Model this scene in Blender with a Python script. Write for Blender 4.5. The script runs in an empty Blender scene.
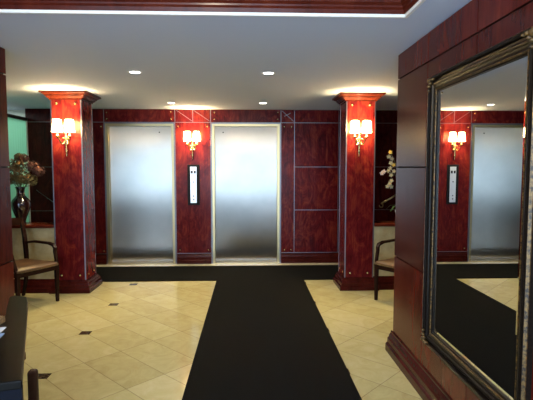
import bpy, bmesh, math, random
from mathutils import Vector, Matrix
random.seed(7)
C = bpy.context.scene.collection
sc = bpy.context.scene
R = math.radians

# ------------------------------------------------------------------ camera, world, lights, exposure
cd = bpy.data.cameras.new('camera'); cam = bpy.data.objects.new('camera', cd); C.objects.link(cam)
cam.location = (0, 0, 1.56)
cam.rotation_euler = (R(90 - 4.06), 0, R(-2.13))
cd.sensor_width = 36; cd.sensor_fit = 'HORIZONTAL'; cd.lens = 461.13 / 533 * 36
cd.clip_start = 0.05
sc.camera = cam
w = bpy.data.worlds.new('world'); sc.world = w; w.use_nodes = True
w.node_tree.nodes['Background'].inputs[0].default_value = (0.72, 0.85, 1.0, 1)
w.node_tree.nodes['Background'].inputs[1].default_value = 1.0
sc.view_settings.view_transform = 'Standard'; sc.view_settings.look = 'None'
sc.view_settings.exposure = 0.7; sc.view_settings.gamma = 1.0
sc.view_settings.use_curve_mapping = False

def light(name, kind, loc, energy, color, rot=(0, 0, 0), **kw):
    l = bpy.data.lights.new(name, kind); l.energy = energy; l.color = color
    for k, v in kw.items(): setattr(l, k, v)
    o = bpy.data.objects.new(name, l); o.location = loc; o.rotation_euler = rot; C.objects.link(o)
    return o
DAY = 22.0     # watts per square metre of glazing
# daylight lamps added at an invented, unseen entrance and windows behind the camera
light('added_entrance_daylight', 'AREA', (-0.35, -3.45, 1.3), DAY * 1.45 * 2.6 * 2.1, (0.52, 0.74, 1.0), (R(90), 0, 0),
      shape='RECTANGLE', size=2.6, size_y=2.1)
light('added_lobby_daylight', 'AREA', (-3.05, -3.45, 1.3), DAY * 0.55 * 2.7 * 2.1, (0.52, 0.74, 1.0), (R(90), 0, 0),
      shape='RECTANGLE', size=2.7, size_y=2.1)
light('added_side_daylight', 'AREA', (-4.75, -1.6, 1.4), DAY * 0.5 * 3.4 * 1.8, (0.52, 0.74, 1.0), (R(90), 0, R(-90)),
      shape='RECTANGLE', size=3.4, size_y=1.8)
# fluorescent light of the side room behind the mint glass
light('side_room_light', 'AREA', (-4.05, 6.6, 2.44), 7, (0.90, 1.0, 0.96), (0, 0, 0),
      shape='RECTANGLE', size=0.8, size_y=1.8)
WARM = (1.0, 0.76, 0.36)
DOWN = (1.0, 0.85, 0.60)
SCONCE_W = 30.0
DOWN_W = 45.0

# ------------------------------------------------------------------ materials
def mat(name, col=(0.5, 0.5, 0.5), rough=0.5, metal=0.0, spec=None, coat=0.0, emit=None, es=0.0):
    m = bpy.data.materials.new(name); m.use_nodes = True
    b = m.node_tree.nodes['Principled BSDF']
    b.inputs['Base Color'].default_value = (*col, 1); b.inputs['Roughness'].default_value = rough
    b.inputs['Metallic'].default_value = metal
    if spec is not None: b.inputs['Specular IOR Level'].default_value = spec
    if coat: b.inputs['Coat Weight'].default_value = coat; b.inputs['Coat Roughness'].default_value = 0.08
    if emit: b.inputs['Emission Color'].default_value = (*emit, 1); b.inputs['Emission Strength'].default_value = es
    m.diffuse_color = (*col, 1)
    return m
def nd(m, t, **kw):
    n = m.node_tree.nodes.new(t)
    for k, v in kw.items():
        if k in n.inputs: n.inputs[k].default_value = v
        else: setattr(n, k, v)
    return n
def ln(m, a, b): m.node_tree.links.new(a, b)
def ramp(m, fac, stops):
    r = nd(m, 'ShaderNodeValToRGB'); e = r.color_ramp.elements
    while len(e) < len(stops): e.new(0.5)
    for el, (p, c) in zip(e, stops): el.position = p; el.color = (*c, 1)
    ln(m, fac, r.inputs[0]); return r.outputs[0]
def coords(m, scale=(1, 1, 1)):
    t = nd(m, 'ShaderNodeTexCoord'); mp = nd(m, 'ShaderNodeMapping'); mp.inputs['Scale'].default_value = scale
    ln(m, t.outputs['Object'], mp.inputs[0]); return mp.outputs[0]
def wood(name, dark, mid, lite, scale=(5, 5, 1.6), rough=0.22, dist=1.5, coat=0.0, spec=0.1):
    m = mat(name, mid, rough, coat=coat, spec=spec); b = m.node_tree.nodes['Principled BSDF']
    v = coords(m, scale)
    n1 = nd(m, 'ShaderNodeTexNoise', Scale=1.6, Detail=8.0, Roughness=0.7, Distortion=dist); ln(m, v, n1.inputs['Vector'])
    v2 = coords(m, (scale[0] * 9, scale[1] * 9, scale[2] * 1.8))
    n2 = nd(m, 'ShaderNodeTexNoise', Scale=1.5, Detail=4.0, Roughness=0.6, Distortion=0.6); ln(m, v2, n2.inputs['Vector'])
    mx = nd(m, 'ShaderNodeMix', data_type='FLOAT'); mx.inputs[0].default_value = 0.28
    ln(m, n1.outputs[0], mx.inputs[2]); ln(m, n2.outputs[0], mx.inputs[3])
    c = ramp(m, mx.outputs[0], [(0.30, dark), (0.5, mid), (0.72, lite)])
    ln(m, c, b.inputs['Base Color'])
    return m
M = {}
M['burl'] = wood('burl_mahogany', (0.020, 0.0015, 0.002), (0.092, 0.0065, 0.008), (0.21, 0.034, 0.014), scale=(3.4, 3.4, 1.7), dist=2.0, rough=0.22)
M['burl_shaded'] = wood('burl_mahogany_shaded', (0.010, 0.001, 0.001), (0.040, 0.004, 0.004), (0.09, 0.014, 0.007), scale=(3.4, 3.4, 1.7), dist=2.0, rough=0.22)  # same burl darkened to paint in the shade of the alcoves
M['panel'] = wood('panel_mahogany', (0.018, 0.003, 0.002), (0.058, 0.008, 0.005), (0.115, 0.019, 0.010), scale=(4, 4, 1.0), dist=1.0, rough=0.22, spec=0.15)
M['panel2'] = wood('panel_mahogany_varied_lit', (0.03, 0.004, 0.003), (0.085, 0.010, 0.006), (0.15, 0.024, 0.012), scale=(4, 4, 1.0), dist=1.0, rough=0.22, spec=0.15)
M['mould'] = wood('moulding_mahogany', (0.03, 0.005, 0.003), (0.075, 0.012, 0.006), (0.12, 0.024, 0.010), scale=(2, 2, 2), dist=0.3, rough=0.2)
M['skirting'] = wood('skirting_mahogany', (0.018, 0.003, 0.002), (0.045, 0.006, 0.004), (0.08, 0.012, 0.008), scale=(2, 2, 2), dist=0.3, rough=0.2)
M['darkwood'] = wood('chair_wood', (0.010, 0.004, 0.003), (0.018, 0.007, 0.005), (0.028, 0.011, 0.008), scale=(4, 4, 4), dist=0.3, rough=0.25)
M['groove'] = mat('groove_shadow_gap', (0.012, 0.004, 0.003), 0.7)
M['silver'] = mat('aluminium_strip', (0.19, 0.18, 0.20), 0.4, 1.0)
M['brass'] = mat('polished_brass', (0.55, 0.40, 0.17), 0.25, 1.0)
M['jamb'] = mat('satin_brass_jamb', (0.46, 0.36, 0.19), 0.35, 1.0)
M['plaster'] = mat('ceiling_paint', (0.58, 0.66, 0.83), 0.8)
M['white'] = mat('white_trim_paint', (0.85, 0.85, 0.84), 0.5)
M['granite'] = mat('black_granite', (0.004, 0.0035, 0.003), 0.35, spec=0.08)
M['navy'] = mat('navy_laminate', (0.002, 0.003, 0.008), 0.6, spec=0.1)
M['black'] = mat('black_plastic', (0.004, 0.004, 0.005), 0.55, spec=0.2)
M['plate'] = mat('steel_plate', (0.74, 0.75, 0.78), 0.35, 0.6)
M['mirror'] = mat('mirror_silvering', (0.64, 0.655, 0.65), 0.0, 1.0)
M['porcelain'] = mat('dark_glazed_porcelain', (0.016, 0.006, 0.008), 0.08, coat=0.6)
M['paper'] = mat('paper_white', (0.75, 0.83, 0.95), 0.5)
M['paperblue'] = mat('paper_blue', (0.30, 0.45, 0.75), 0.5)
M['pot'] = mat('white_ceramic', (0.5, 0.5, 0.48), 0.25)
M['green'] = mat('orchid_leaf', (0.02, 0.06, 0.015), 0.4)
M['stem'] = mat('plant_stem', (0.07, 0.08, 0.03), 0.6)
M['petal'] = mat('orchid_petal', (0.28, 0.25, 0.19), 0.6)
M['petalpink'] = mat('orchid_petal_pale_pink', (0.55, 0.42, 0.45), 0.6)
M['lip'] = mat('orchid_lip', (0.6, 0.38, 0.06), 0.6)
M['sidewall'] = mat('side_room_paint', (0.75, 0.80, 0.77), 0.7)
M['bulb'] = mat('downlight_lamp', (1, 1, 1), 0.5, emit=(1.0, 0.95, 0.86), es=9)
M['candle'] = mat('candle_sleeve', (0.85, 0.75, 0.55), 0.5)
M['railmetal'] = mat('brass_rail', (0.55, 0.42, 0.2), 0.3, 1.0)

ANISO = 0.0
def brushed():
    m = mat('brushed_steel', (0.60, 0.61, 0.62), 0.30, 1.0); b = m.node_tree.nodes['Principled BSDF']
    v = coords(m, (90, 90, 1.2)); n = nd(m, 'ShaderNodeTexNoise', Scale=2.0, Detail=3.0); ln(m, v, n.inputs['Vector'])
    mr = nd(m, 'ShaderNodeMapRange'); mr.inputs[3].default_value = 0.33; mr.inputs[4].default_value = 0.37
    ln(m, n.outputs[0], mr.inputs[0]); ln(m, mr.outputs[0], b.inputs['Roughness'])
    b.inputs['Anisotropic'].default_value = 1.0; tg = nd(m, 'ShaderNodeTangent'); tg.direction_type = 'RADIAL'; tg.axis = 'Z'; ln(m, tg.outputs[0], b.inputs['Tangent'])
    b.inputs['Anisotropic Rotation'].default_value = ANISO
    v2 = coords(m, (2, 2, 2)); n2 = nd(m, 'ShaderNodeTexNoise', Scale=1.5, Detail=4.0); ln(m, v2, n2.inputs['Vector'])
    ln(m, ramp(m, n2.outputs[0], [(0.3, (0.45, 0.43, 0.39)), (0.7, (0.51, 0.485, 0.44))]), b.inputs['Base Color'])
    return m
M['steel'] = brushed()

def tiles():
    m = mat('diagonal_marble_tile', (0.5, 0.42, 0.25), 0.12, spec=0.45); b = m.node_tree.nodes['Principled BSDF']
    t = nd(m, 'ShaderNodeTexCoord'); sx = nd(m, 'ShaderNodeSeparateXYZ'); ln(m, t.outputs['Object'], sx.inputs[0])
    def math_(op, a, b_=None):
        n = nd(m, 'ShaderNodeMath', operation=op)
        for i, x in enumerate((a, b_)):
            if x is None: continue
            if isinstance(x, (int, float)): n.inputs[i].default_value = x
            else: ln(m, x, n.inputs[i])
        return n.outputs[0]
    x = math_('ADD', sx.outputs[0], 1.55); y = math_('SUBTRACT', sx.outputs[1], 3.41)
    S = 0.7071068
    a = math_('MULTIPLY', math_('ADD', x, y), S / 0.32); bb = math_('MULTIPLY', math_('SUBTRACT', y, x), S / 0.64)
    def edge(v, wd):                       # 1 on the joint
        f = math_('FRACT', v); f = math_('ABSOLUTE', math_('SUBTRACT', f, 0.5))
        return math_('GREATER_THAN', f, 0.5 - wd)
    joint = math_('MAXIMUM', edge(a, 0.0075), edge(bb, 0.0038))
    cell = nd(m, 'ShaderNodeCombineXYZ'); ln(m, math_('FLOOR', a), cell.inputs[0]); ln(m, math_('FLOOR', bb), cell.inputs[1])
    wn = nd(m, 'ShaderNodeTexWhiteNoise', noise_dimensions='3D'); ln(m, cell.outputs[0], wn.inputs['Vector'])
    vm = nd(m, 'ShaderNodeVectorMath', operation='MULTIPLY_ADD'); ln(m, wn.outputs['Color'], vm.inputs[0])
    vm.inputs[1].default_value = (20, 20, 20); ln(m, t.outputs['Object'], vm.inputs[2])
    n = nd(m, 'ShaderNodeTexNoise', Scale=5.0, Detail=8.0, Roughness=0.7, Distortion=1.2); ln(m, vm.outputs[0], n.inputs['Vector'])
    mixv = math_('ADD', math_('MULTIPLY', n.outputs[0], 0.8), math_('MULTIPLY', wn.outputs['Value'], 0.24))
    col = ramp(m, mixv, [(0.22, (0.42, 0.35, 0.155)), (0.5, (0.54, 0.48, 0.23)), (0.8, (0.64, 0.59, 0.34))])
    mj = nd(m, 'ShaderNodeMix', data_type='RGBA'); ln(m, math_('MULTIPLY', joint, 0.65), mj.inputs[0]); ln(m, col, mj.inputs[6])
    mj.inputs[7].default_value = (0.16, 0.11, 0.055, 1)
    # dark square inlays on two lines along the hall
    def near(v, c, half):
        return math_('LESS_THAN', math_('ABSOLUTE', math_('SUBTRACT', v, c)), half)
    yy = math_('FRACT', math_('ADD', math_('DIVIDE', y, 0.905), 0.5))
    iy = near(yy, 0.5, 0.052)
    ix = math_('MAXIMUM', near(x, 0.0, 0.05), near(x, 2.262, 0.05))
    ins = math_('MULTIPLY', ix, iy)
    n3 = nd(m, 'ShaderNodeTexNoise', Scale=60.0, Detail=2.0); ln(m, t.outputs['Object'], n3.inputs['Vector'])
    ic = ramp(m, n3.outputs[0], [(0.35, (0.035, 0.022, 0.012)), (0.65, (0.10, 0.065, 0.035))])
    mi = nd(m, 'ShaderNodeMix', data_type='RGBA'); ln(m, ins, mi.inputs[0]); ln(m, mj.outputs[2], mi.inputs[6]); ln(m, ic, mi.inputs[7])
    ln(m, mi.outputs[2], b.inputs['Base Color'])
    return m
M['tile'] = tiles()

def noisy(name, c0, c1, scale, rough, bump=0.0, metal=0.0, lo=0.35, hi=0.65, spec=None):
    m = mat(name, c0, rough, metal, spec=spec); b = m.node_tree.nodes['Principled BSDF']
    v = coords(m); n = nd(m, 'ShaderNodeTexNoise', Scale=scale, Detail=6.0, Roughness=0.65); ln(m, v, n.inputs['Vector'])
    ln(m, ramp(m, n.outputs[0], [(lo, c0), (hi, c1)]), b.inputs['Base Color'])
    if bump:
        bn = nd(m, 'ShaderNodeBump', Strength=bump, Distance=0.004); ln(m, n.outputs[0], bn.inputs['Height']); ln(m, bn.outputs[0], b.inputs['Normal'])
    return m
M['marble'] = noisy('cream_marble', (0.36, 0.285, 0.14), (0.50, 0.42, 0.24), 6, 0.2)
M['threshold'] = noisy('threshold_marble', (0.50, 0.44, 0.30), (0.62, 0.56, 0.42), 8, 0.15)
M['bouncestone'] = noisy('lobby_bounce_stone', (0.62, 0.64, 0.66), (0.74, 0.76, 0.78), 5, 0.3)
M['mat'] = noisy('black_ribbed_carpet', (0.0025, 0.0025, 0.0025), (0.0055, 0.0055, 0.005), 350, 0.95, 0.5, spec=0.1)
M['leather'] = noisy('tan_leather', (0.05, 0.022, 0.008), (0.09, 0.040, 0.014), 12, 0.45)
M['tan'] = noisy('woven_tan', (0.16, 0.10, 0.04), (0.34, 0.23, 0.11), 60, 0.8, 0.5)
M['dried'] = noisy('dried_petals', (0.04, 0.02, 0.008), (0.20, 0.11, 0.035), 25, 0.8)
M['dried2'] = noisy('dried_petals_mauve', (0.06, 0.02, 0.018), (0.16, 0.06, 0.05), 25, 0.8)
M['dried3'] = noisy('dried_petals_olive', (0.05, 0.04, 0.014), (0.14, 0.11, 0.04), 25, 0.8)
M['frame'] = noisy('worn_bronze_frame', (0.007, 0.005, 0.004), (0.022, 0.013, 0.008), 90, 0.32, 0.1, 0.0, 0.45, 0.75, spec=0.16)
M['gilt'] = noisy('worn_gilt', (0.018, 0.011, 0.006), (0.17, 0.095, 0.025), 60, 0.4, 0.2, 0.35, 0.40, 0.62)
M['post'] = wood('post_wood', (0.03, 0.016, 0.012), (0.05, 0.027, 0.020), (0.07, 0.04, 0.03), scale=(8, 8, 2), dist=0.3)

def shade_mat():
    m = bpy.data.materials.new('lit_fabric_shade'); m.use_nodes = True; nt = m.node_tree; nt.nodes.clear()
    out = nd(m, 'ShaderNodeOutputMaterial'); tr = nd(m, 'ShaderNodeBsdfTranslucent'); tr.inputs[0].default_value = (0.95, 0.78, 0.5, 1)
    em = nd(m, 'ShaderNodeEmission'); em.inputs[0].default_value = (1.0, 0.80, 0.45, 1); em.inputs[1].default_value = 13.0
    ad = nd(m, 'ShaderNodeAddShader'); ln(m, tr.outputs[0], ad.inputs[0]); ln(m, em.outputs[0], ad.inputs[1]); ln(m, ad.outputs[0], out.inputs[0])
    return m
M['shade'] = shade_mat()
def mint_mat():
    m = bpy.data.materials.new('mint_frosted_glass'); m.use_nodes = True; nt = m.node_tree; nt.nodes.clear()
    out = nd(m, 'ShaderNodeOutputMaterial'); tr = nd(m, 'ShaderNodeBsdfTranslucent'); tr.inputs[0].default_value = (0.52, 0.80, 0.66, 1)
    gl = nd(m, 'ShaderNodeBsdfGlossy'); gl.inputs[1].default_value = 0.15
    mx = nd(m, 'ShaderNodeMixShader'); mx.inputs[0].default_value = 0.06
    ln(m, tr.outputs[0], mx.inputs[1]); ln(m, gl.outputs[0], mx.inputs[2]); ln(m, mx.outputs[0], out.inputs[0])
    return m
M['mint'] = mint_mat()
M['glass'] = mat('clear_glass', (1, 1, 1), 0.0); M['glass'].node_tree.nodes['Principled BSDF'].inputs['Transmission Weight'].default_value = 1.0

# ------------------------------------------------------------------ helpers
class MB:
    def __init__(s): s.bm = bmesh.new()
    def quadstrip(s, rings, closed=True, mi=0, cap=False, smooth=False):
        vs = [[s.bm.verts.new(p) for p in r] for r in rings]
        n = len(vs[0])
        for a, b in zip(vs, vs[1:]):
            for i in range(n if closed else n - 1):
                j = (i + 1) % n
                f = s.bm.faces.new((a[i], a[j], b[j], b[i])); f.material_index = mi; f.smooth = smooth
        if cap:
            for r in (vs[0], vs[-1]):
                f = s.bm.faces.new(r); f.material_index = mi
        return vs
    def box(s, x0, x1, y0, y1, z0, z1, mi=0):
        s.quadstrip([[(x0, y0, z), (x1, y0, z), (x1, y1, z), (x0, y1, z)] for z in (z0, z1)], mi=mi, cap=True); return s
    def prism(s, poly, z0, z1, mi=0):
        s.quadstrip([[(x, y, z) for x, y in poly] for z in (z0, z1)], mi=mi, cap=True); return s
    def extrude(s, poly3, d, mi=0):
        d = Vector(d); s.quadstrip([[Vector(p) for p in poly3], [Vector(p) + d for p in poly3]], mi=mi, cap=True); return s
    def lathe(s, prof, c=(0, 0, 0), n=20, axis='z', mi=0, cap=True):
        rings = []
        for r, h in prof:
            ring = []
            for i in range(n):
                t = 2 * math.pi * i / n; u, v = max(r, 1e-4) * math.cos(t), max(r, 1e-4) * math.sin(t)
                p = {'z': (u, v, h), 'y': (u, h, v), 'x': (h, u, v)}[axis]
                ring.append(Vector(p) + Vector(c))
            rings.append(ring)
        s.quadstrip(rings, mi=mi, cap=cap, smooth=True); return s
    def tube(s, pts, r, n=8, mi=0, taper=None, flat=None):
        pts = [Vector(p) for p in pts]; rings = []; up = Vector((0, 0, 1))
        for i, p in enumerate(pts):
            d = (pts[min(i + 1, len(pts) - 1)] - pts[max(i - 1, 0)]).normalized()
            a = d.cross(up)
            if a.length < 1e-3: a = d.cross(Vector((0, 1, 0)))
            a.normalize(); b = d.cross(a).normalized()
            rr = r if taper is None else r + (taper - r) * i / (len(pts) - 1)
            fa, fb = flat or (1, 1)
            rings.append([p + a * rr * fa * math.cos(2 * math.pi * k / n) + b * rr * fb * math.sin(2 * math.pi * k / n) for k in range(n)])
        s.quadstrip(rings, mi=mi, cap=True, smooth=True); return s
    def bar(s, pts, hw, hd, side=(0, 1, 0), mi=0):     # rectangular section swept along points
        pts = [Vector(p) for p in pts]; sd = Vector(side).normalized(); rings = []
        for i, p in enumerate(pts):
            d = (pts[min(i + 1, len(pts) - 1)] - pts[max(i - 1, 0)]).normalized()
            n = d.cross(sd).normalized(); t = n.cross(d).normalized()
            W_ = hw[i] if isinstance(hw, (list, tuple)) else hw; D_ = hd[i] if isinstance(hd, (list, tuple)) else hd
            rings.append([p + t * W_ + n * D_, p - t * W_ + n * D_, p - t * W_ - n * D_, p + t * W_ - n * D_])
        s.quadstrip(rings, mi=mi, cap=True); return s
    def ring(s, prof, a0, a1, b0, b1, f, mi=0, close=True):
        """profile (outset, height) carried round a rectangle; f maps (a, b, h) to a point"""
        rings = [[f(a0 - o, b0 - o, h), f(a1 + o, b0 - o, h), f(a1 + o, b1 + o, h), f(a0 - o, b1 + o, h)] for o, h in prof]
        if close: rings.append(rings[0])
        vs = s.quadstrip(rings, mi=mi); return s
    def build(s, name, mats, parent=None, loc=None, bevel=0, smooth=False, seg=2):
        bmesh.ops.remove_doubles(s.bm, verts=s.bm.verts, dist=1e-5)
        bmesh.ops.recalc_face_normals(s.bm, faces=s.bm.faces)
        me = bpy.data.meshes.new(name); s.bm.to_mesh(me); s.bm.free()
        for m in (mats if isinstance(mats, list) else [mats]): me.materials.append(m)
        o = bpy.data.objects.new(name, me); C.objects.link(o)
        if loc: o.location = loc
        if parent: o.parent = parent
        if smooth:
            for p in me.polygons: p.use_smooth = True
        if bevel:
            b = o.modifiers.new('bevel', 'BEVEL'); b.width = bevel; b.segments = seg; b.limit_method = 'ANGLE'; b.angle_limit = R(40)
        return o
def tag(o, label=None, cat=None, group=None, kind=None):
    for k, v in (('label', label), ('category', cat), ('group', group), ('kind', kind)):
        if v: o[k] = v
    return o
def thing(name, label, cat, loc=(0, 0, 0), rz=0, group=None):
    o = bpy.data.objects.new(name, None); o.empty_display_size = 0.1; C.objects.link(o)
    o.location = loc; o.rotation_euler = (0, 0, rz); return tag(o, label, cat, group)
def struct(o): o['kind'] = 'structure'; return o
ALL = []
def kids(o, table): return [c for c in table if c.parent == o]
def copy_tree(o, parent=None):
    c = o.copy(); C.objects.link(c)
    if parent: c.parent = parent
    for ch in list(o.children): copy_tree(ch, c)
    return c

# ------------------------------------------------------------------ setting
H = 2.475; D = 7.414; XL = -1.88; XR = 1.216
ENT = -3.6
struct(MB().box(-5.0, 2.75, 0.0, D + 0.35, -0.1, 0).build('floor', M['tile']))
struct(MB().box(-5.0, 2.75, ENT - 0.2, 0.0, -0.1, 0).build('floor_lobby_bounce', M['bouncestone']))  # unseen pale floor added to bounce cool light onto the ceiling

# ceiling with a recessed tray over the near part of the hall
TX0, TX1, TY0, TY1 = -1.63, 0.962, -2.4, 2.86
b = MB()
for q in ((-5.0, TX0, ENT - 0.2, D + 0.35), (TX1, 2.75, ENT - 0.2, D + 0.35), (TX0, TX1, TY1, D + 0.35), (TX0, TX1, ENT - 0.2, TY0)):
    b.box(*q, H, H + 0.25)
b.box(TX0 - 0.05, TX1 + 0.05, TY0 - 0.05, TY1 + 0.05, H + 0.2, H + 0.3)
struct(b.build('ceiling', M['plaster']))
fz = lambda a, b_, h: (a, b_, h)
b = MB(); b.ring([(0.006, H - 0.004), (-0.012, H - 0.004), (-0.016, H + 0.004), (-0.015, H + 0.013), (0.006, H + 0.013)], TX0, TX1, TY0, TY1, fz)
struct(b.build('trim_1', M['white']))
b = MB(); b.ring([(0.006, H + 0.013), (-0.020, H + 0.013), (-0.026, H + 0.036), (-0.034, H + 0.048), (-0.036, H + 0.058), (-0.052, H + 0.072),
                  (-0.055, H + 0.088), (-0.068, H + 0.092), (-0.075, H + 0.12), (-0.1, H + 0.15), (-0.12, H + 0.155), (-0.12, H + 0.2), (0.006, H + 0.2)], TX0, TX1, TY0, TY1, fz)
struct(b.build('trim_2', M['mould']))

# back wall of burl panels with two lift openings
DL0, DL1, DR0, DR1, DT = -2.282, -1.18, -0.607, 0.502, 2.263
BT = 0.20                                     # thickness
b = MB()
def pan(x0, x1, z0, z1, mi=0, y=D): b.box(x0, x1, y, D + BT, z0, z1, mi)
G = 0.004
zs = [0.0, 0.87, 1.565, 2.269, H]
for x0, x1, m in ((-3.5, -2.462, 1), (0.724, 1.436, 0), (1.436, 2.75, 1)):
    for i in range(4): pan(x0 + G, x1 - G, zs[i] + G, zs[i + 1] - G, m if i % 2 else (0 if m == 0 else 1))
for x0, x1 in ((-2.462, DL0), (DL1, -0.893), (-0.893, DR0), (DR1, 0.724)):
    if x0 == -0.893: continue
    if x1 == -0.893: pan(DL1, DR0, 0, 2.269 - G)
    else: pan(x0, x1, 0, 2.269 - G)
for x0, x1 in ((-2.462, DL0), (DL1, -0.893), (-0.893, DR0), (DR1, 0.724)): pan(x0 + G, x1 - G, 2.269 + G, H)
for x0, x1 in ((DL0, DL1), (DR0, DR1)): pan(x0 + G, x1 - G, 2.269 + G, H); pan(x0, x1, DT, 2.269)
b.box(-3.5, DL0, D + 0.008, D + BT, 0, H, 2); b.box(DL1, DR0, D + 0.008, D + BT, 0, H, 2); b.box(DR1, 2.75, D + 0.008, D + BT, 0, H, 2)
b.box(DL0, DL1, D + 0.008, D + BT, DT, H, 2); b.box(DR0, DR1, D + 0.008, D + BT, DT, H, 2)
b.box(-3.5, 2.75, D + BT, D + BT + 0.1, 0, H, 2)
wb = struct(b.build('wall_back', [M['burl'], M['burl_shaded'], M['groove']]))
# studs: small brass rosettes screwed into the panel corners
def stud(parent, x, y, z, r=0.013, material='brass'):
    o = MB().lathe([(r, 0.0), (r, -0.003), (r * 0.7, -0.008), (r * 0.3, -0.011), (0, -0.0115)], n=10, axis='y').build('stud', M[material], parent, (x, y, z))
    return o
for x, z in ((-1.235, 2.43), (-1.235, 2.32), (-0.55, 2.427), (-0.55, 2.317), (0.455, 2.43), (0.455, 2.32), (-2.238, 2.418), (-2.238, 2.317),
             (-1.125, 2.207), (-0.665, 2.20), (-1.12, 0.228), (-0.662, 0.226), (0.675, 2.202), (0.56, 2.202), (0.569, 0.22), (0.675, 0.22), (-2.33, 0.22), (-2.33, 2.2)):
    stud(wb, x, D, z)
# aluminium strips set between the panels, diagonal inlays on the small square panels
b = MB(); sy0, sy1 = D - 0.003, D + 0.01
def hs(x0, x1, z, t=0.0035): b.box(x0, x1, sy0, sy1, z - t, z + t)
def vs_(x, z0, z1, t=0.0035): b.box(x - t, x + t, sy0, sy1, z0, z1)
hs(-3.5, 2.75, 2.269)
for z in (0.87, 1.565): hs(0.724, 2.75, z); hs(-3.5, -2.462, z, 0.0025)
for x in (-2.462, 0.724): vs_(x, 0.17, H)
for x in (DL1 + 0.006, DR0 - 0.006, DR1 + 0.006, DL0 - 0.006): vs_(x, 0.0, H)
vs_(-0.893, 2.269, H); vs_(1.436, 0.17, H)
struct(b.build('trim_3', M['silver']))
b = MB()
def diag(x0, z0, x1, z1):
    d = Vector((x1 - x0, 0, z1 - z0)).normalized(); n = Vector((-d.z, 0, d.x)) * 0.003
    p = [Vector((x0, sy0 + 0.001, z0)), Vector((x1, sy0 + 0.001, z1))]
    b.extrude([p[0] + n, p[1] + n, p[1] - n, p[0] - n], (0, 0.006, 0))
for x0, x1 in ((DL1 + 0.03, -0.905), (-0.88, DR0 - 0.02), (0.52, 0.71)):
    diag(x0, H - 0.015, x1, 2.29)
diag(0.56, 2.37, 0.66, 2.42)
struct(b.build('trim_4', M['silver']))
# back baseboards
def base_prof(p):   # (protrusion, height)
    return [(0, 0), (p, 0), (p, 0.055), (p * 0.86, 0.066), (p * 0.72, 0.07), (p * 0.70, 0.105), (p * 0.5, 0.118), (p * 0.42, 0.135), (p * 0.2, 0.152), (p * 0.2, 0.165), (0, 0.17)]
n = 1
for x0, x1 in ((-3.47, DL0 - 0.01), (DL1 + 0.012, DR0 - 0.012), (DR1 + 0.012, 2.6)):
    bb = MB().extrude([(x0, D - p, z) for p, z in base_prof(0.035)], (x1 - x0, 0, 0))
    struct(bb.build('baseboard_back_%d' % n if n > 1 else 'baseboard_back', M['skirting'])); n += 1
b = MB()
for x0, x1 in ((DL1 + 0.012, DR0 - 0.012), (DR1 + 0.012, 2.6), (-3.47, DL0 - 0.01)): b.box(x0, x1, D - 0.012, D, 0.17, 0.178)
struct(b.build('trim_5', M['silver']))
struct(MB().box(-2.5, 2.6, 7.205, D + 0.16, 0.0, 0.006).build('trim_6', M['threshold']))

# lift doors: frame, jambs and one brushed panel each
def lift_door(name, x0, x1, hole_x):
    e = bpy.data.objects.new(name, None); C.objects.link(e); e.location = ((x0 + x1) / 2, D, 0); struct(e)
    c = (x0 + x1) / 2; hw = (x1 - x0) / 2; j = 0.055; dp = 0.12
    b = MB()
    for s in (-1, 1):
        b.box(min(s * hw, s * (hw - j)), max(s * hw, s * (hw - j)), -0.006, dp + 0.03, 0.008, DT)
    b.box(-hw + j, hw - j, -0.006, dp + 0.03, DT - j, DT)
    b.build('door_frame', M['jamb'], e, bevel=0.004)
    b = MB()
    for s in (-1, 1): b.box(min(s * hw, s * (hw - 0.016)), max(s * hw, s * (hw - 0.016)), -0.012, 0.0, 0.008, DT)
    b.box(-hw, hw, -0.012, 0.0, DT - 0.016, DT)
    b.build('edge_strip', M['silver'], e, bevel=0.002)
    b = MB(); b.box(-hw + j - 0.002, hw - j + 0.002, dp - 0.02, dp + 0.02, 0.012, DT - j + 0.002)
    p = b.build('door_panel', M['steel'], e, bevel=0.003)
    MB().lathe([(0.011, 0), (0.011, -0.003), (0.0, -0.003)], n=10, axis='y').build('key_hole', M['black'], p, (hole_x - c, dp - 0.02, 2.12))
    MB().box(-hw + 0.01, hw - 0.01, -0.02, dp + 0.02, 0.006, 0.014).build('sill', M['jamb'], e)
    return e
lift_door('door_1', DL0, DL1, -1.44)
lift_door('door_2', DR0, DR1, -0.42)

# right wall of plain panels, dark grooves
def side_wall(name, x, sgn, y0, y1, joints, flip=False):
    """panel faces at X = x looking towards -sgn; the wall is 0.2 thick"""
    b = MB(); ys = sorted([y0] + [j for j in joints if y0 < j < y1] + [y1]); zz = [0, 0.82, 1.56, 2.274, H]; g = 0.006
    k = 0
    for i in range(len(ys) - 1):
        for q in range(4):
            if ys[i + 1] - ys[i] < 0.02: continue
            xa, xb = sorted((x, x + sgn * 0.03))
            b.box(xa, xb, ys[i] + g * 0.9, ys[i + 1] - (g * 0.9 if ys[i + 1] != y1 else 0), zz[q] + (g if q else 0), zz[q + 1] - g, 1 if (i * 3 + q) % 3 == 0 or ys[i] < 2.4 and q == 3 else 0)  # brighter tone varies the rows; near top panels carry painted light
    xa, xb = sorted((x + sgn * 0.018, x + sgn * 0.2)); b.box(xa, xb, y0, y1 - 0.004, 0, H, 2)
    return struct(b.build(name, [M['panel'], M['panel2'], M['groove']]))
jt = [3.15 - 0.68 * i for i in range(12)]
side_wall('wall_right', XR, 1, ENT, 3.785, jt)
side_wall('wall_left', XL, -1, 0.4, 3.70, [v - 0.08 for v in jt])
for nm, x, s, y1 in (('baseboard_right', XR, -1, 3.785), ('baseboard_left', XL, 1, 3.70)):
    prof = base_prof(0.055)
    y0 = ENT if s < 0 else 0.4
    bb = MB().extrude([(x + s * p, y0, z) for p, z in prof], (0, y1 + 0.03 - y0, 0))
    struct(bb.build(nm, M['skirting']))
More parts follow.
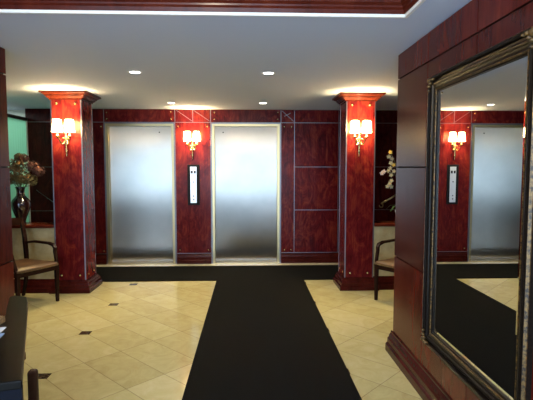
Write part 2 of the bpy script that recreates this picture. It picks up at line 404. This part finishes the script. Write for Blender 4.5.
# alcoves: outer side walls, back of the hall walls
struct(MB().box(2.6, 2.75, 3.6, D + 0.2, 0, H).build('wall_alcove_right', M['burl_shaded']))
struct(MB().box(XR + 0.2, 2.75, 3.5, 3.78, 0, H).build('wall_alcove_front_right', M['burl_shaded']))
struct(MB().box(-3.62, -2.95, 3.42, 3.695, 0, H).build('wall_alcove_light_stop', M['burl_shaded']))  # unseen; width shaped to darken the alcove and keep the lift door lit
struct(MB().box(-3.62, -3.47, 0.4, 5.5, 0, H).build('wall_alcove_left', M['burl_shaded']))
b = MB(); b.box(-4.9, -4.75, 5.2, D + 0.3, 0, H + 0.25); b.box(-4.9, -3.47, 5.2, 5.35, 0, H + 0.25); b.box(-4.9, -3.5, D + 0.2, D + 0.35, 0, H + 0.25)
struct(b.build('wall_side_room', M['sidewall']))
# mint glazing between alcove and side room
e = struct(bpy.data.objects.new('window_1', None)); C.objects.link(e); e.location = (-3.47, 6.45, 0)
b = MB(); b.box(-0.05, 0.03, -0.95, 0.93, 2.28, 2.325); b.box(-0.05, 0.03, -0.95, 0.93, 0.0, 0.62); b.box(-0.05, 0.03, -0.95, -0.88, 0.62, H)
b.build('window_frame', M['black'], e)
b = MB(); pts = []
nrib = 26
for i in range(nrib * 4 + 1):
    y = -0.88 + 1.80 * i / (nrib * 4); pts.append((0.004 * abs(math.sin(math.pi * i / 4)), y))
poly = pts + [(-0.012, 0.92), (-0.012, -0.88)]
b.prism(poly, 0.62, 2.28); b.build('pane', M['mint'], e)
MB().box(-0.02, 0.012, 0.92, 0.945, 0.62, 2.28).build('edge_post', M['sidewall'], e)

# low walls of cream marble with a wooden cap at both alcoves
def low_wall(name, x0, x1):
    ctr = ((x0 + x1) / 2, 5.90, 0)
    hw = (x1 - x0) / 2
    e = struct(bpy.data.objects.new(name, None)); C.objects.link(e); e.location = ctr
    b = MB()
    nx = 3
    for i in range(nx):
        xa = -hw + 2 * hw * i / nx; xb = -hw + 2 * hw * (i + 1) / nx
        for za, zb in ((0.0, 0.50), (0.503, 0.81)): b.box(xa + 0.0015, xb - 0.0015, -0.13, 0.13, za, zb)
    b.box(-hw, hw, -0.126, 0.126, 0, 0.809)
    b.build('marble_face', M['marble'], e)
    b = MB(); b.box(-hw, hw, -0.16, 0.16, 0.81, 0.85); b.build('cap', M['mould'], e, bevel=0.008)
    bb = MB().extrude([(-hw, -0.13 - p, z) for p, z in base_prof(0.045)], (2 * hw, 0, 0)); bb.build('base', M['skirting'], e)
low_wall('wall_low_left', -3.42, -2.415)
low_wall('wall_low_right', 1.581, 2.60)

# unseen street entrance and lobby windows, invented to let daylight in
b = MB(); b.box(-5.0, XR, ENT - 0.15, ENT, 2.36, H); b.box(-5.0, -4.45, ENT - 0.15, ENT, 0, 2.36); b.box(1.02, XR, ENT - 0.15, ENT, 0, 2.36)
struct(b.build('wall_front', M['sidewall']))
e = struct(bpy.data.objects.new('added_entrance_door', None)); C.objects.link(e); e.location = (-1.7, ENT - 0.08, 0)
b = MB()
for x in (-2.72, -1.4, -0.02, 0.02, 1.4, 2.70): b.box(x - 0.02, x + 0.02, -0.03, 0.03, 0.0, 2.36)
for z in (0.0, 2.30): b.box(-2.72, 2.70, -0.03, 0.03, z, z + 0.06)
b.build('door_frame', M['jamb'], e)
MB().box(-2.70, 2.70, -0.005, 0.005, 0.06, 2.30).build('pane', M['glass'], e)
b = MB(); b.box(-5.0, -4.85, ENT, 0.5, 0, 0.45); b.box(-5.0, -4.85, ENT, 0.5, 2.33, H); b.box(-5.0, -4.85, ENT, -3.4, 0.45, 2.33); b.box(-5.0, -4.85, 0.15, 0.5, 0.45, 2.33)
b.box(-5.0, -3.47, 0.4, 0.55, 0, H)
struct(b.build('wall_lobby_left', M['sidewall']))
e = struct(bpy.data.objects.new('added_lobby_window', None)); C.objects.link(e); e.location = (-4.92, -1.6, 0.45)  # unseen window added for daylight from the side
b = MB()
for y in (-1.78, -0.6, 0.6, 1.73): b.box(-0.02, 0.02, y - 0.02, y + 0.02, 0, 1.88)
b.build('window_frame', M['jamb'], e); MB().box(-0.004, 0.004, -1.78, 1.73, 0, 1.88).build('pane', M['glass'], e)

# ------------------------------------------------------------------ columns
CW = 0.373; KY = 5.758
def column(x0, label):
    c = x0 + CW / 2; h = CW / 2
    t = thing('square_column', label, 'column', (c, KY + h, 0), group='burl wood columns')
    MB().box(-h, h, -h, h, 0.0, H).build('shaft', M['burl'], t, bevel=0.003)
    b = MB(); b.ring([(0.0, 0), (0.062, 0), (0.062, 0.045), (0.055, 0.055), (0.046, 0.06), (0.045, 0.09), (0.034, 0.102), (0.03, 0.12), (0.014, 0.138), (0.012, 0.155), (0.0, 0.158)], -h, h, -h, h, fz)
    b.build('base_moulding', M['skirting'], t)
    b = MB(); z0 = H - 0.098
    b.ring([(0.0, z0), (0.012, z0), (0.012, z0 + 0.016), (0.020, z0 + 0.018), (0.030, z0 + 0.026), (0.040, z0 + 0.040), (0.044, z0 + 0.046), (0.052, z0 + 0.046), (0.052, z0 + 0.058),
            (0.060, z0 + 0.060), (0.072, z0 + 0.068), (0.078, z0 + 0.076), (0.094, z0 + 0.076), (0.095, H - 0.0005), (0.0, H - 0.0005)], -h, h, -h, h, fz)
    b.build('capital', M['mould'], t)
    for sx in (-1, 1):
        MB().box(sx * h - (0.014 if sx > 0 else 0.0) , sx * h + (0.0 if sx > 0 else 0.014), -h - 0.003, -h + 0.002, 0.158, z0).build('corner_strip', M['silver'], t)
        MB().box(min(sx * (h + 0.003), sx * (h - 0.002)), max(sx * (h + 0.003), sx * (h - 0.002)), h - 0.014, h, 0.158, z0).build('corner_strip', M['silver'], t)
    for x in (-0.112, 0.112):
        for z in (2.335, 0.214): stud(t, x, -h, z, 0.016, 'brass')
    for sx in (-1, 1):
        for y in (-0.1, 0.1):
            o = stud(t, sx * h, y, 0.214, 0.014); o.rotation_euler = (0, 0, R(90) * sx)
    return t
column(-2.413, 'square burl mahogany column beside the dried flower vase')
column(1.206, 'square burl mahogany column beside the white orchids')

# ------------------------------------------------------------------ sconces
def sconce(x, y, z, label):
    """z is the shade bottom height; origin on the wall face"""
    t = thing('wall_sconce', label, 'wall light', (x, y, z), group='twin shade brass sconces')
    # back plate and drop
    MB().lathe([(0.0, -0.016), (0.018, -0.015), (0.03, -0.010), (0.036, -0.004), (0.037, 0)], n=16, axis='y').build('back_plate', M['brass'], t, (0, 0, -0.085))
    b = MB(); b.lathe([(0.002, -0.30), (0.008, -0.285), (0.005, -0.27), (0.012, -0.245), (0.016, -0.22), (0.009, -0.19), (0.013, -0.16), (0.02, -0.12), (0.024, -0.085), (0.016, -0.05), (0.008, -0.03), (0.012, -0.015), (0.0, 0.0)], (0, -0.035, 0), n=12)
    b.build('finial', M['brass'], t)
    for s in (-1, 1):
        cx, cy = s * 0.072, -0.115
        pts = []
        for k in range(13):
            u = k / 12
            pts.append((s * (0.012 + 0.06 * u) , -0.035 + (cy + 0.035) * u, -0.10 - 0.055 * math.sin(math.pi * min(1, u * 1.15)) + 0.05 * u * u * 1.0))
        b = MB(); b.tube(pts, 0.0075, 8)
        sp = [(s * (0.03 + 0.02 * math.cos(a)), -0.05, -0.09 + 0.02 * math.sin(a)) for a in [i * 0.5 for i in range(11)]]
        b.tube(sp, 0.005, 6, taper=0.003)
        b.lathe([(0.004, -0.075), (0.012, -0.068), (0.028, -0.055), (0.03, -0.05), (0.012, -0.047), (0.011, -0.035)], (cx, cy, 0), n=14)
        arm = b.build('arm', M['brass'], t)
        MB().lathe([(0.010, -0.04), (0.010, 0.03), (0.006, 0.034)], (cx, cy, 0), n=10).build('candle_sleeve', M['candle'], arm)
        prof = [(0.060, -0.004), (0.054, 0.05), (0.048, 0.10), (0.044, 0.142)]
        b = MB(); b.lathe(prof, (cx, cy, 0), n=20, cap=False)
        b.build('lamp_shade', M['shade'], t)
        l = light('sconce_bulb', 'POINT', (0, 0, 0), SCONCE_W, WARM, shadow_soft_size=0.03)
        l.parent = t; l.location = (cx, cy, 0.075)
    return t
sconce(-2.22, KY, 1.985, 'brass twin-shade sconce on the column beside the dried flowers')
sconce(1.366, KY, 1.985, 'brass twin-shade sconce on the column beside the orchids')
sconce(-0.897, D, 1.975, 'brass twin-shade sconce between the lift doors above the call panel')

# ------------------------------------------------------------------ call panel
t = thing('call_panel', 'tall narrow steel lift call panel in a black frame between the lift doors', 'call panel', (-0.891, D, 1.28))
b = MB(); b.box(-0.096, 0.096, -0.014, 0, -0.322, 0.322); b.build('frame', M['black'], t, bevel=0.004)
b = MB(); b.box(-0.05, 0.05, -0.020, -0.013, -0.29, 0.288); b.build('face_plate', M['plate'], t, bevel=0.002)
for x in (-0.024, 0.024):
    o = MB().box(x - 0.015, x + 0.015, -0.0225, -0.0195, 0.18, 0.225).build('indicator_window', M['black'], t)
for z in (0.045, -0.18, -0.235):
    MB().lathe([(0.0, -0.0245), (0.009, -0.0242), (0.012, -0.0225), (0.0125, -0.0195)], n=12, axis='y').build('button', M['silver'], t, (0, 0, z))

# ------------------------------------------------------------------ mats
T = 0.012
b = MB(); b.prism([(-0.456, -0.3), (0.750, -0.3), (0.750, 6.272), (2.5, 6.272), (2.5, 7.20), (-3.3, 7.20), (-3.3, 6.272), (-0.456, 6.272)], 0.0005, T)
tag(b.build('floor_mat', M['mat'], bevel=0.003), 'T-shaped black carpet mat leading up to the lift doors', 'mat')

# ------------------------------------------------------------------ big framed mirror on the right wall
MY0, MY1, MZ0, MZ1 = 1.885, 3.04, 0.372, 2.146
t = thing('framed_mirror', 'large tall mirror in a worn bronze and gilt frame on the panelled wall', 'mirror', (XR, (MY0 + MY1) / 2, MZ0))
a = (MY1 - MY0) / 2; hz = MZ1 - MZ0
fm = lambda y, z, h: (-h, y, z)
fw = 0.098
b = MB(); b.ring([(0, 0.001), (0, 0.030), (-0.006, 0.040), (-0.014, 0.042), (-0.020, 0.036), (-0.022, 0.016), (-0.036, 0.013), (-0.040, 0.030), (-0.047, 0.034),
                  (-0.056, 0.032), (-0.060, 0.025), (-0.072, 0.022), (-0.076, 0.018), (-0.082, 0.018), (-0.082, 0.001)], -a, a, 0, hz, fm)
b.build('frame', M['frame'], t)
b = MB(); b.ring([(-0.082, 0.001), (-0.082, 0.021), (-0.086, 0.023), (-0.090, 0.020), (-0.090, 0.001)], -a, a, 0, hz, fm)
b.build('gilt_bead', M['gilt'], t)
b = MB(); b.ring([(-0.090, 0.001), (-0.090, 0.014), (-fw, 0.009), (-fw, 0.001)], -a, a, 0, hz, fm)
b.build('inner_slip', M['frame'], t)
b = MB(); b.ring([(0.001, 0.026), (0.002, 0.031), (-0.0055, 0.0425), (-0.0065, 0.038)], -a, a, 0, hz, fm)
b.build('gilt_edge', M['gilt'], t)
b = MB(); iw = a - fw; bv = 0.028
b.ring([(0, 0.0015), (-bv, 0.0045)], -iw, iw, fw, hz - fw, fm, close=False)
vs = [b.bm.verts.new(p) for p in ((-0.0045, -iw + bv, fw + bv), (-0.0045, iw - bv, fw + bv), (-0.0045, iw - bv, hz - fw - bv), (-0.0045, -iw + bv, hz - fw - bv))]
b.bm.faces.new(vs)
b.build('mirror_glass', M['mirror'], t)
for sy in (-1, 1):
    for z in (0.0, hz):
        sz = 1 if z == 0 else -1
        b = MB()
        for k, (dy, dz, r) in enumerate(((0.026, 0.026, 0.022), (0.06, 0.022, 0.012), (0.022, 0.06, 0.012), (0.088, 0.024, 0.009), (0.024, 0.088, 0.009), (0.045, 0.045, 0.012))):
            b.lathe([(r, 0.0), (r * 0.9, -0.012), (r * 0.5, -0.02), (0, -0.022)], (-0.034, sy * (a - dy), z + sz * dz), n=10, axis='x')
        b.build('corner_ornament', M['gilt'], t)

# ------------------------------------------------------------------ armchairs
def armchair(loc, rz, label):
    t = thing('armchair', label, 'chair', loc, rz, group='armchairs by the low marble walls')
    W2, F, Bk = 0.255, 0.24, -0.24
    # seat cushion with a crowned top
    b = MB(); rings = []
    prof = [(0.0, 0.425), (0.0, 0.45), (-0.02, 0.468), (-0.07, 0.482), (-0.16, 0.488)]
    for o, z in prof:
        rings.append([(Bk - o * 0.6, -(W2 - 0.03) - o, z), (F + o + 0.02, -W2 - o, z), (F + o + 0.035, 0, z), (F + o + 0.02, W2 + o, z), (Bk - o * 0.6, W2 - 0.03 + o, z)])
    b.quadstrip(rings, cap=True, smooth=True); b.build('seat', M['leather'], t, bevel=0.004)
    b = MB()
    for i in range(21):
        y = -W2 + 0.02 + (2 * W2 - 0.04) * i / 20; x = F + 0.02 + 0.015 * (1 - abs(y) / W2)
        b.lathe([(0.0055, 0), (0.004, 0.003), (0, 0.004)], (x, y, 0.432), n=6, axis='x')
    for s in (-1, 1):
        for i in range(16): b.lathe([(0.0055, 0), (0.004, s * 0.003), (0, s * 0.004)], (Bk + 0.03 + 0.46 * i / 15, s * (W2 - 0.03 + 0.03 * i / 15), 0.432), n=6, axis='y')
    b.build('nail_trim', M['brass'], t)
    b = MB(); b.box(F - 0.012, F + 0.02, -W2, W2, 0.375, 0.425); b.box(Bk, Bk + 0.03, -W2 + 0.03, W2 - 0.03, 0.375, 0.425)
    for s in (-1, 1):
        b.extrude([(Bk, s * (W2 - 0.03), 0.375), (F, s * W2, 0.375), (F, s * (W2 - 0.025), 0.375), (Bk, s * (W2 - 0.055), 0.375)], (0, 0, 0.05))
    b.build('seat_frame', M['darkwood'], t, bevel=0.003)
    for s in (-1, 1):
        MB().bar([(F, s * (W2 - 0.012), 0.0), (F, s * (W2 - 0.012), 0.2), (F, s * (W2 - 0.012), 0.43)], [0.015, 0.018, 0.022], [0.015, 0.018, 0.022]).build('leg', M['darkwood'], t, bevel=0.003)
        MB().bar([(Bk - 0.09, s * (W2 - 0.045), 0.0), (Bk - 0.03, s * (W2 - 0.045), 0.2), (Bk, s * (W2 - 0.045), 0.43)], [0.015, 0.018, 0.02], [0.015, 0.018, 0.02]).build('leg', M['darkwood'], t, bevel=0.003)
        # back stile, curved
        MB().bar([(Bk, s * (W2 - 0.045), 0.43), (Bk - 0.012, s * (W2 - 0.042), 0.56), (Bk - 0.04, s * (W2 - 0.035), 0.72), (Bk - 0.09, s * (W2 - 0.02), 0.86), (Bk - 0.13, s * (W2 - 0.012), 0.93)],
                 [0.02, 0.022, 0.022, 0.022, 0.018], [0.020, 0.02, 0.018, 0.016, 0.012]).build('back_stile', M['darkwood'], t, bevel=0.003)
        # arm: rest plus raked post
        b = MB(); b.bar([(Bk - 0.02, s * (W2 - 0.035), 0.66), (Bk + 0.10, s * (W2 + 0.0), 0.675), (F - 0.16, s * (W2 + 0.02), 0.668), (F - 0.075, s * (W2 + 0.018), 0.650), (F - 0.05, s * (W2 + 0.015), 0.62),
                         (F - 0.045, s * (W2 + 0.01), 0.58), (F - 0.02, s * (W2 + 0.002), 0.50), (F + 0.003, s * (W2 - 0.008), 0.42)], [0.018, 0.02, 0.022, 0.022, 0.02, 0.019, 0.018, 0.018], [0.014] * 8)
        b.build('arm', M['darkwood'], t, bevel=0.004)
    b = MB(); b.bar([(Bk - 0.115, -W2 + 0.02, 0.905), (Bk - 0.135, 0, 0.925), (Bk - 0.115, W2 - 0.02, 0.905)], 0.045, 0.014, side=(0, 0, 1)); b.build('top_rail', M['darkwood'], t, bevel=0.004)
    b = MB(); b.bar([(Bk + 0.005, 0, 0.42), (Bk - 0.01, 0, 0.55), (Bk - 0.05, 0, 0.72), (Bk - 0.115, 0, 0.89)], [0.05, 0.035, 0.05, 0.06], 0.008); b.build('splat', M['darkwood'], t, bevel=0.003)
    return t
def place(corner, F, side):
    """centre of a chair whose front corner (side +1 left, -1 right of its facing) stands at corner"""
    F = Vector((F[0], F[1])).normalized(); L = Vector((-F.y, F.x)); c = Vector(corner) - F * 0.24 - L * side * 0.243
    return (c.x, c.y, 0), math.atan2(F.y, F.x)
p, r = place((-2.242, 5.377), (0.87, -0.49), 1)
armchair(p, r, 'dark wooden armchair with a tan seat below the dried flower vase')
p, r = place((1.489, 5.29), (-0.8, -0.6), -1)
armchair(p, r, 'dark wooden armchair with a tan seat below the white orchids')

# ------------------------------------------------------------------ vase with dried flowers
VX, VY, VZ = -2.862, 5.87, 0.85
b = MB(); b.lathe([(0.052, 0.0), (0.055, 0.012), (0.05, 0.03), (0.056, 0.06), (0.078, 0.12), (0.10, 0.18), (0.113, 0.235), (0.112, 0.27), (0.098, 0.305), (0.07, 0.335), (0.05, 0.36), (0.045, 0.40), (0.05, 0.44), (0.062, 0.465),
                   (0.057, 0.466), (0.045, 0.44), (0.04, 0.40), (0.042, 0.36), (0.0, 0.35)], n=28)
tag(b.build('vase', M['porcelain'], loc=(VX, VY, VZ)), 'dark glazed baluster vase holding dried flowers on the marble low wall', 'vase')
rnd = random.Random(3)
def head_mesh(bm, c, r, n, size):
    for _ in range(n):
        d = Vector((rnd.gauss(0, 1), rnd.gauss(0, 1), rnd.gauss(0, 1))).normalized()
        p = Vector(c) + Vector((d.x * r, d.y * r, d.z * r * 0.85)) * rnd.uniform(0.65, 1.1)
        u = d.cross(Vector((rnd.gauss(0, 1), rnd.gauss(0, 1), rnd.gauss(0, 1)))).normalized(); v = d.cross(u)
        s = size * rnd.uniform(0.6, 1.2)
        cc = bm.verts.new(p + d * s * 0.15)
        ring = []
        for k in range(8):
            a_ = math.pi * k / 4; rr = s * (1.0 if k % 2 == 0 else 0.5)
            ring.append(bm.verts.new(p + u * rr * math.cos(a_) + v * rr * math.sin(a_) + d * s * (0.35 if k % 2 == 0 else 0.1)))
        for k in range(8): bm.faces.new((cc, ring[k], ring[(k + 1) % 8]))
t = thing('dried_bouquet', 'bunch of dried tan and rust hydrangeas standing in the dark vase', 'dried flowers', (VX, VY, VZ + 0.36))
for i, (dx, dy, dz, r, m) in enumerate(((-0.05, -0.06, 0.62, 0.10, 'dried'), (0.06, -0.08, 0.60, 0.10, 'dried'), (0.0, -0.05, 0.73, 0.095, 'dried'), (-0.08, 0.0, 0.74, 0.09, 'dried'),
                                      (0.17, -0.02, 0.72, 0.085, 'dried2'), (0.24, 0.0, 0.66, 0.07, 'dried2'), (0.15, -0.06, 0.55, 0.085, 'dried3'), (0.04, 0.03, 0.82, 0.06, 'dried2'),
                                      (-0.09, -0.05, 0.57, 0.08, 'dried'), (0.05, -0.09, 0.56, 0.08, 'dried3'), (-0.03, 0.06, 0.84, 0.05, 'dried3'))):
    hd = (dx, dy, dz - 0.36)
    b = MB(); head_mesh(b.bm, hd, r, 150, 0.018); 
    me = b.build('flower_head', M[m], t)
    b = MB(); b.tube([(dx * 0.08, dy * 0.08, 0.0), (dx * 0.15, dy * 0.15, 0.07), (dx * 0.5, dy * 0.5, (dz - 0.36) * 0.6), hd], 0.004, 5); b.build('stem', M['stem'], t)

# ------------------------------------------------------------------ orchid
OX, OY, OZ = 1.98, 5.9, 0.85
t = thing('potted_orchid', 'arching white and yellow orchids above the marble low wall', 'orchid', (OX, OY, OZ))
MB().lathe([(0.055, 0), (0.06, 0.01), (0.085, 0.13), (0.09, 0.15), (0.082, 0.15), (0.075, 0.13), (0.0, 0.125)], n=24).build('pot', M['pot'], t)
for k in range(5):
    a_ = 1.2 + k * 1.25; b = MB()
    pts = [(0.02 * math.cos(a_), 0.02 * math.sin(a_), 0.12), (0.08 * math.cos(a_), 0.08 * math.sin(a_), 0.22), (0.16 * math.cos(a_), 0.16 * math.sin(a_), 0.21), (0.22 * math.cos(a_), 0.22 * math.sin(a_), 0.15)]
    b.tube(pts, 0.03, 8, taper=0.008, flat=(1, 0.15)); b.build('leaf', M['green'], t)
st1 = [(0, 0, 0.12), (-0.03, -0.02, 0.4), (-0.08, -0.03, 0.7), (-0.16, -0.05, 0.86), (-0.19, -0.06, 0.90)]
st2 = [(0, 0, 0.12), (-0.02, -0.03, 0.35), (-0.10, -0.05, 0.60), (-0.20, -0.06, 0.66), (-0.30, -0.07, 0.63)]
for s_ in (st1, st2): b = MB(); b.tube(s_, 0.004, 6); b.build('stem', M['stem'], t)
def blossom(c, r, m, k):
    b = MB(); d = Vector((-0.25 + 0.2 * math.sin(k * 2.1), -1, 0.15 * math.cos(k * 1.7))).normalized(); u = d.cross(Vector((0, 0, 1))).normalized(); v = u.cross(d)
    c = Vector(c)
    for i in range(5):
        a_ = 2 * math.pi * i / 5 + 0.3 * k; e1 = u * math.cos(a_) + v * math.sin(a_); e2 = -u * math.sin(a_) + v * math.cos(a_)
        pts = [c, c + e1 * r * 0.5 + e2 * r * 0.38 + d * r * 0.12, c + e1 * r + d * r * 0.05, c + e1 * r * 0.5 - e2 * r * 0.38 + d * r * 0.12]
        lo = [p - d * 0.002 for p in pts]
        b.quadstrip([lo, pts], cap=True)
    o = b.build('blossom', M[m], t)
    MB().lathe([(0.0, -r * 0.3), (r * 0.22, -r * 0.2), (r * 0.18, 0.0), (0, 0.01)], c, n=8, axis='y').build('lip', M['lip'], o)
for k, (x, z, m) in enumerate(((-0.19, 0.90, 'lip'), (-0.205, 0.845, 'petal'), (-0.16, 0.82, 'petal'), (-0.18, 0.765, 'petal'), (-0.14, 0.74, 'lip'), (-0.175, 0.70, 'petal'), (-0.14, 0.66, 'petal'), (-0.17, 0.61, 'petal'),
                            (-0.20, 0.665, 'petal'), (-0.295, 0.635, 'petalpink'), (-0.265, 0.655, 'petalpink'), (-0.16, 0.54, 'petal'), (-0.19, 0.50, 'petal'), (-0.165, 0.46, 'petal'), (-0.21, 0.465, 'petal'))):
    blossom((x, -0.08 + 0.015 * (k % 3), z), 0.031, m, k)

# ------------------------------------------------------------------ handrails in the two alcoves
def handrail(p0, p1, name, label, material, r):
    p0, p1 = Vector(p0), Vector(p1); t = thing(name, label, 'handrail', p0)
    b = MB(); d = p1 - p0; low = Vector((0, 0, 0)) if p0.z < p1.z else d
    b.tube([(0, 0, 0), d * 0.5, d], r, 8); b.build('rail', M[material], t)
    dirn = (d if p0.z < p1.z else -d).normalized()
    b = MB(); b.tube([low + Vector((math.copysign(1, dirn.x) * 0.03 * math.sin(a_), 0, -0.03 + 0.03 * math.cos(a_))) for a_ in [i * 0.5 for i in range(11)]], r * 0.7, 6); b.build('scroll', M[material], t)
    for f in (0.2, 0.8):
        q = d * f; b = MB(); b.tube([q, q + Vector((0, 0.05, -0.03)), q + Vector((0, D - p0.y - 0.0005, -0.03))], 0.006, 6); b.build('bracket', M[material], t)
handrail((2.126, D - 0.07, 0.974), (2.55, D - 0.07, 1.22), 'handrail', 'sloping brass handrail with a curled end behind the orchids', 'railmetal', 0.013)
handrail((-3.34, D - 0.06, 1.205), (-2.60, D - 0.06, 0.65), 'handrail', 'thin sloping handrail on the dark wall behind the dried flowers', 'silver', 0.004)

# ------------------------------------------------------------------ recessed downlights
DLS = [(-1.099, 4.564, 'round recessed downlight in the open ceiling, nearer to the flower vase column'), (0.188, 4.559, 'round recessed downlight in the open ceiling, nearer to the mirror'),
       (-1.109, 6.70, 'round recessed downlight before the wall sconce between the lifts'), (0.197, 6.66, 'round recessed downlight in front of the brighter lift door')]
for x, y, lab in DLS:
    t = thing('recessed_downlight', lab, 'ceiling light', (x, y, H), group='recessed downlights')
    MB().ring([(0.0, 0.0), (0.0, 0.0)], 0, 0, 0, 0, fz) if False else None
    b = MB(); b.lathe([(0.048, 0.001), (0.05, -0.004), (0.062, -0.005), (0.068, 0.0)], n=24, cap=False); b.build('trim_ring', M['white'], t)
    b = MB(); b.lathe([(0.049, -0.002), (0.03, -0.0035), (0.0, -0.004)], n=24, cap=False); b.build('lens', M['bulb'], t)
    l = light('downlight_beam', 'SPOT', (0, 0, -0.012), DOWN_W, DOWN, spot_size=R(140), spot_blend=0.6, shadow_soft_size=0.045); l.parent = t
for x, y in ((-0.33, 1.1), (-0.33, -1.0)):   # unseen bare lamps added above the frame to brighten moulding and wall
    light('added_tray_lamp', 'POINT', (x, y, 2.40), 36, DOWN, shadow_soft_size=0.08)

# ------------------------------------------------------------------ dark desk at the left edge of the view
t = thing('reception_desk', 'black topped reception desk standing by the panelled wall in the bottom left corner', 'desk', (-1.3, 2.1, 0))
o = (-1.3, 2.1)
top = [(-0.868, 1.739), (-1.333, 2.777), (-1.40, 2.90), (-1.488, 2.935), (-1.505, 2.90), (-1.40, 2.66), (-1.345, 2.545), (-1.335, 2.43), (-1.40, 2.28), (-1.80, 2.10), (-1.80, 1.452)]
b = MB(); b.prism([(x - o[0], y - o[1]) for x, y in top], 0.715, 0.75); b.build('desk_top', M['granite'], t, bevel=0.006)
A, Bq = Vector((-0.875, 1.748)), Vector((-1.78, 1.468)); d = (Bq - A).normalized(); nn = Vector((-d.y, d.x)); nn = nn if nn.y > 0 else -nn
b = MB(); b.prism([(v.x - o[0], v.y - o[1]) for v in (A, Bq, Bq + nn * 0.03, A + nn * 0.03)], 0.0, 0.715); b.build('end_panel', M['navy'], t)
b = MB(); b.prism([(x - o[0], y - o[1]) for x, y in ((-1.12, 1.80), (-1.36, 2.35), (-1.76, 2.10), (-1.76, 1.55))], 0.0, 0.715); b.build('pedestal', M['darkwood'], t)
b = MB(); b.bar([(-1.43 - o[0], 2.79 - o[1], 0), (-1.43 - o[0], 2.79 - o[1], 0.715)], 0.02, 0.02); b.build('leg', M['darkwood'], t)
def brochure(cx, cy, rz, z, m, lab):
    b = MB(); b.box(-0.07, 0.07, -0.035, 0.035, 0, 0.004); ob = b.build('brochure', M[m], None, (cx, cy, z)); ob.rotation_euler = (0, 0, rz); tag(ob, lab, 'brochure', 'brochures on the desk')
brochure(-1.295, 2.285, R(8), 0.7505, 'paper', 'white brochure on the black desk, further from the desk front')
brochure(-1.257, 2.195, R(10), 0.7505, 'paperblue', 'pale blue brochure on the black desk, nearer the desk front')
b = MB(); b.box(-0.036, 0.036, -0.036, 0.036, 0, 0.03); b.box(-0.03, 0.03, -0.03, 0.03, 0.03, 0.036)
ob = b.build('basket', M['tan'], None, (-1.318, 2.385, 0.7505), bevel=0.006); tag(ob, 'small tan woven basket on the desk behind the brochures', 'basket')
# slim wooden post beside the desk
t = thing('wooden_post', 'short dark brown wooden post beside the black desk', 'post', (-1.032, 2.17, 0))
b = MB(); b.box(-0.0205, 0.0205, -0.022, 0.022, 0.012, 0.60); b.build('shaft', M['post'], t, bevel=0.014, seg=3)
b = MB(); b.box(-0.06, 0.06, -0.06, 0.06, 0, 0.014); b.build('foot', M['post'], t, bevel=0.004)
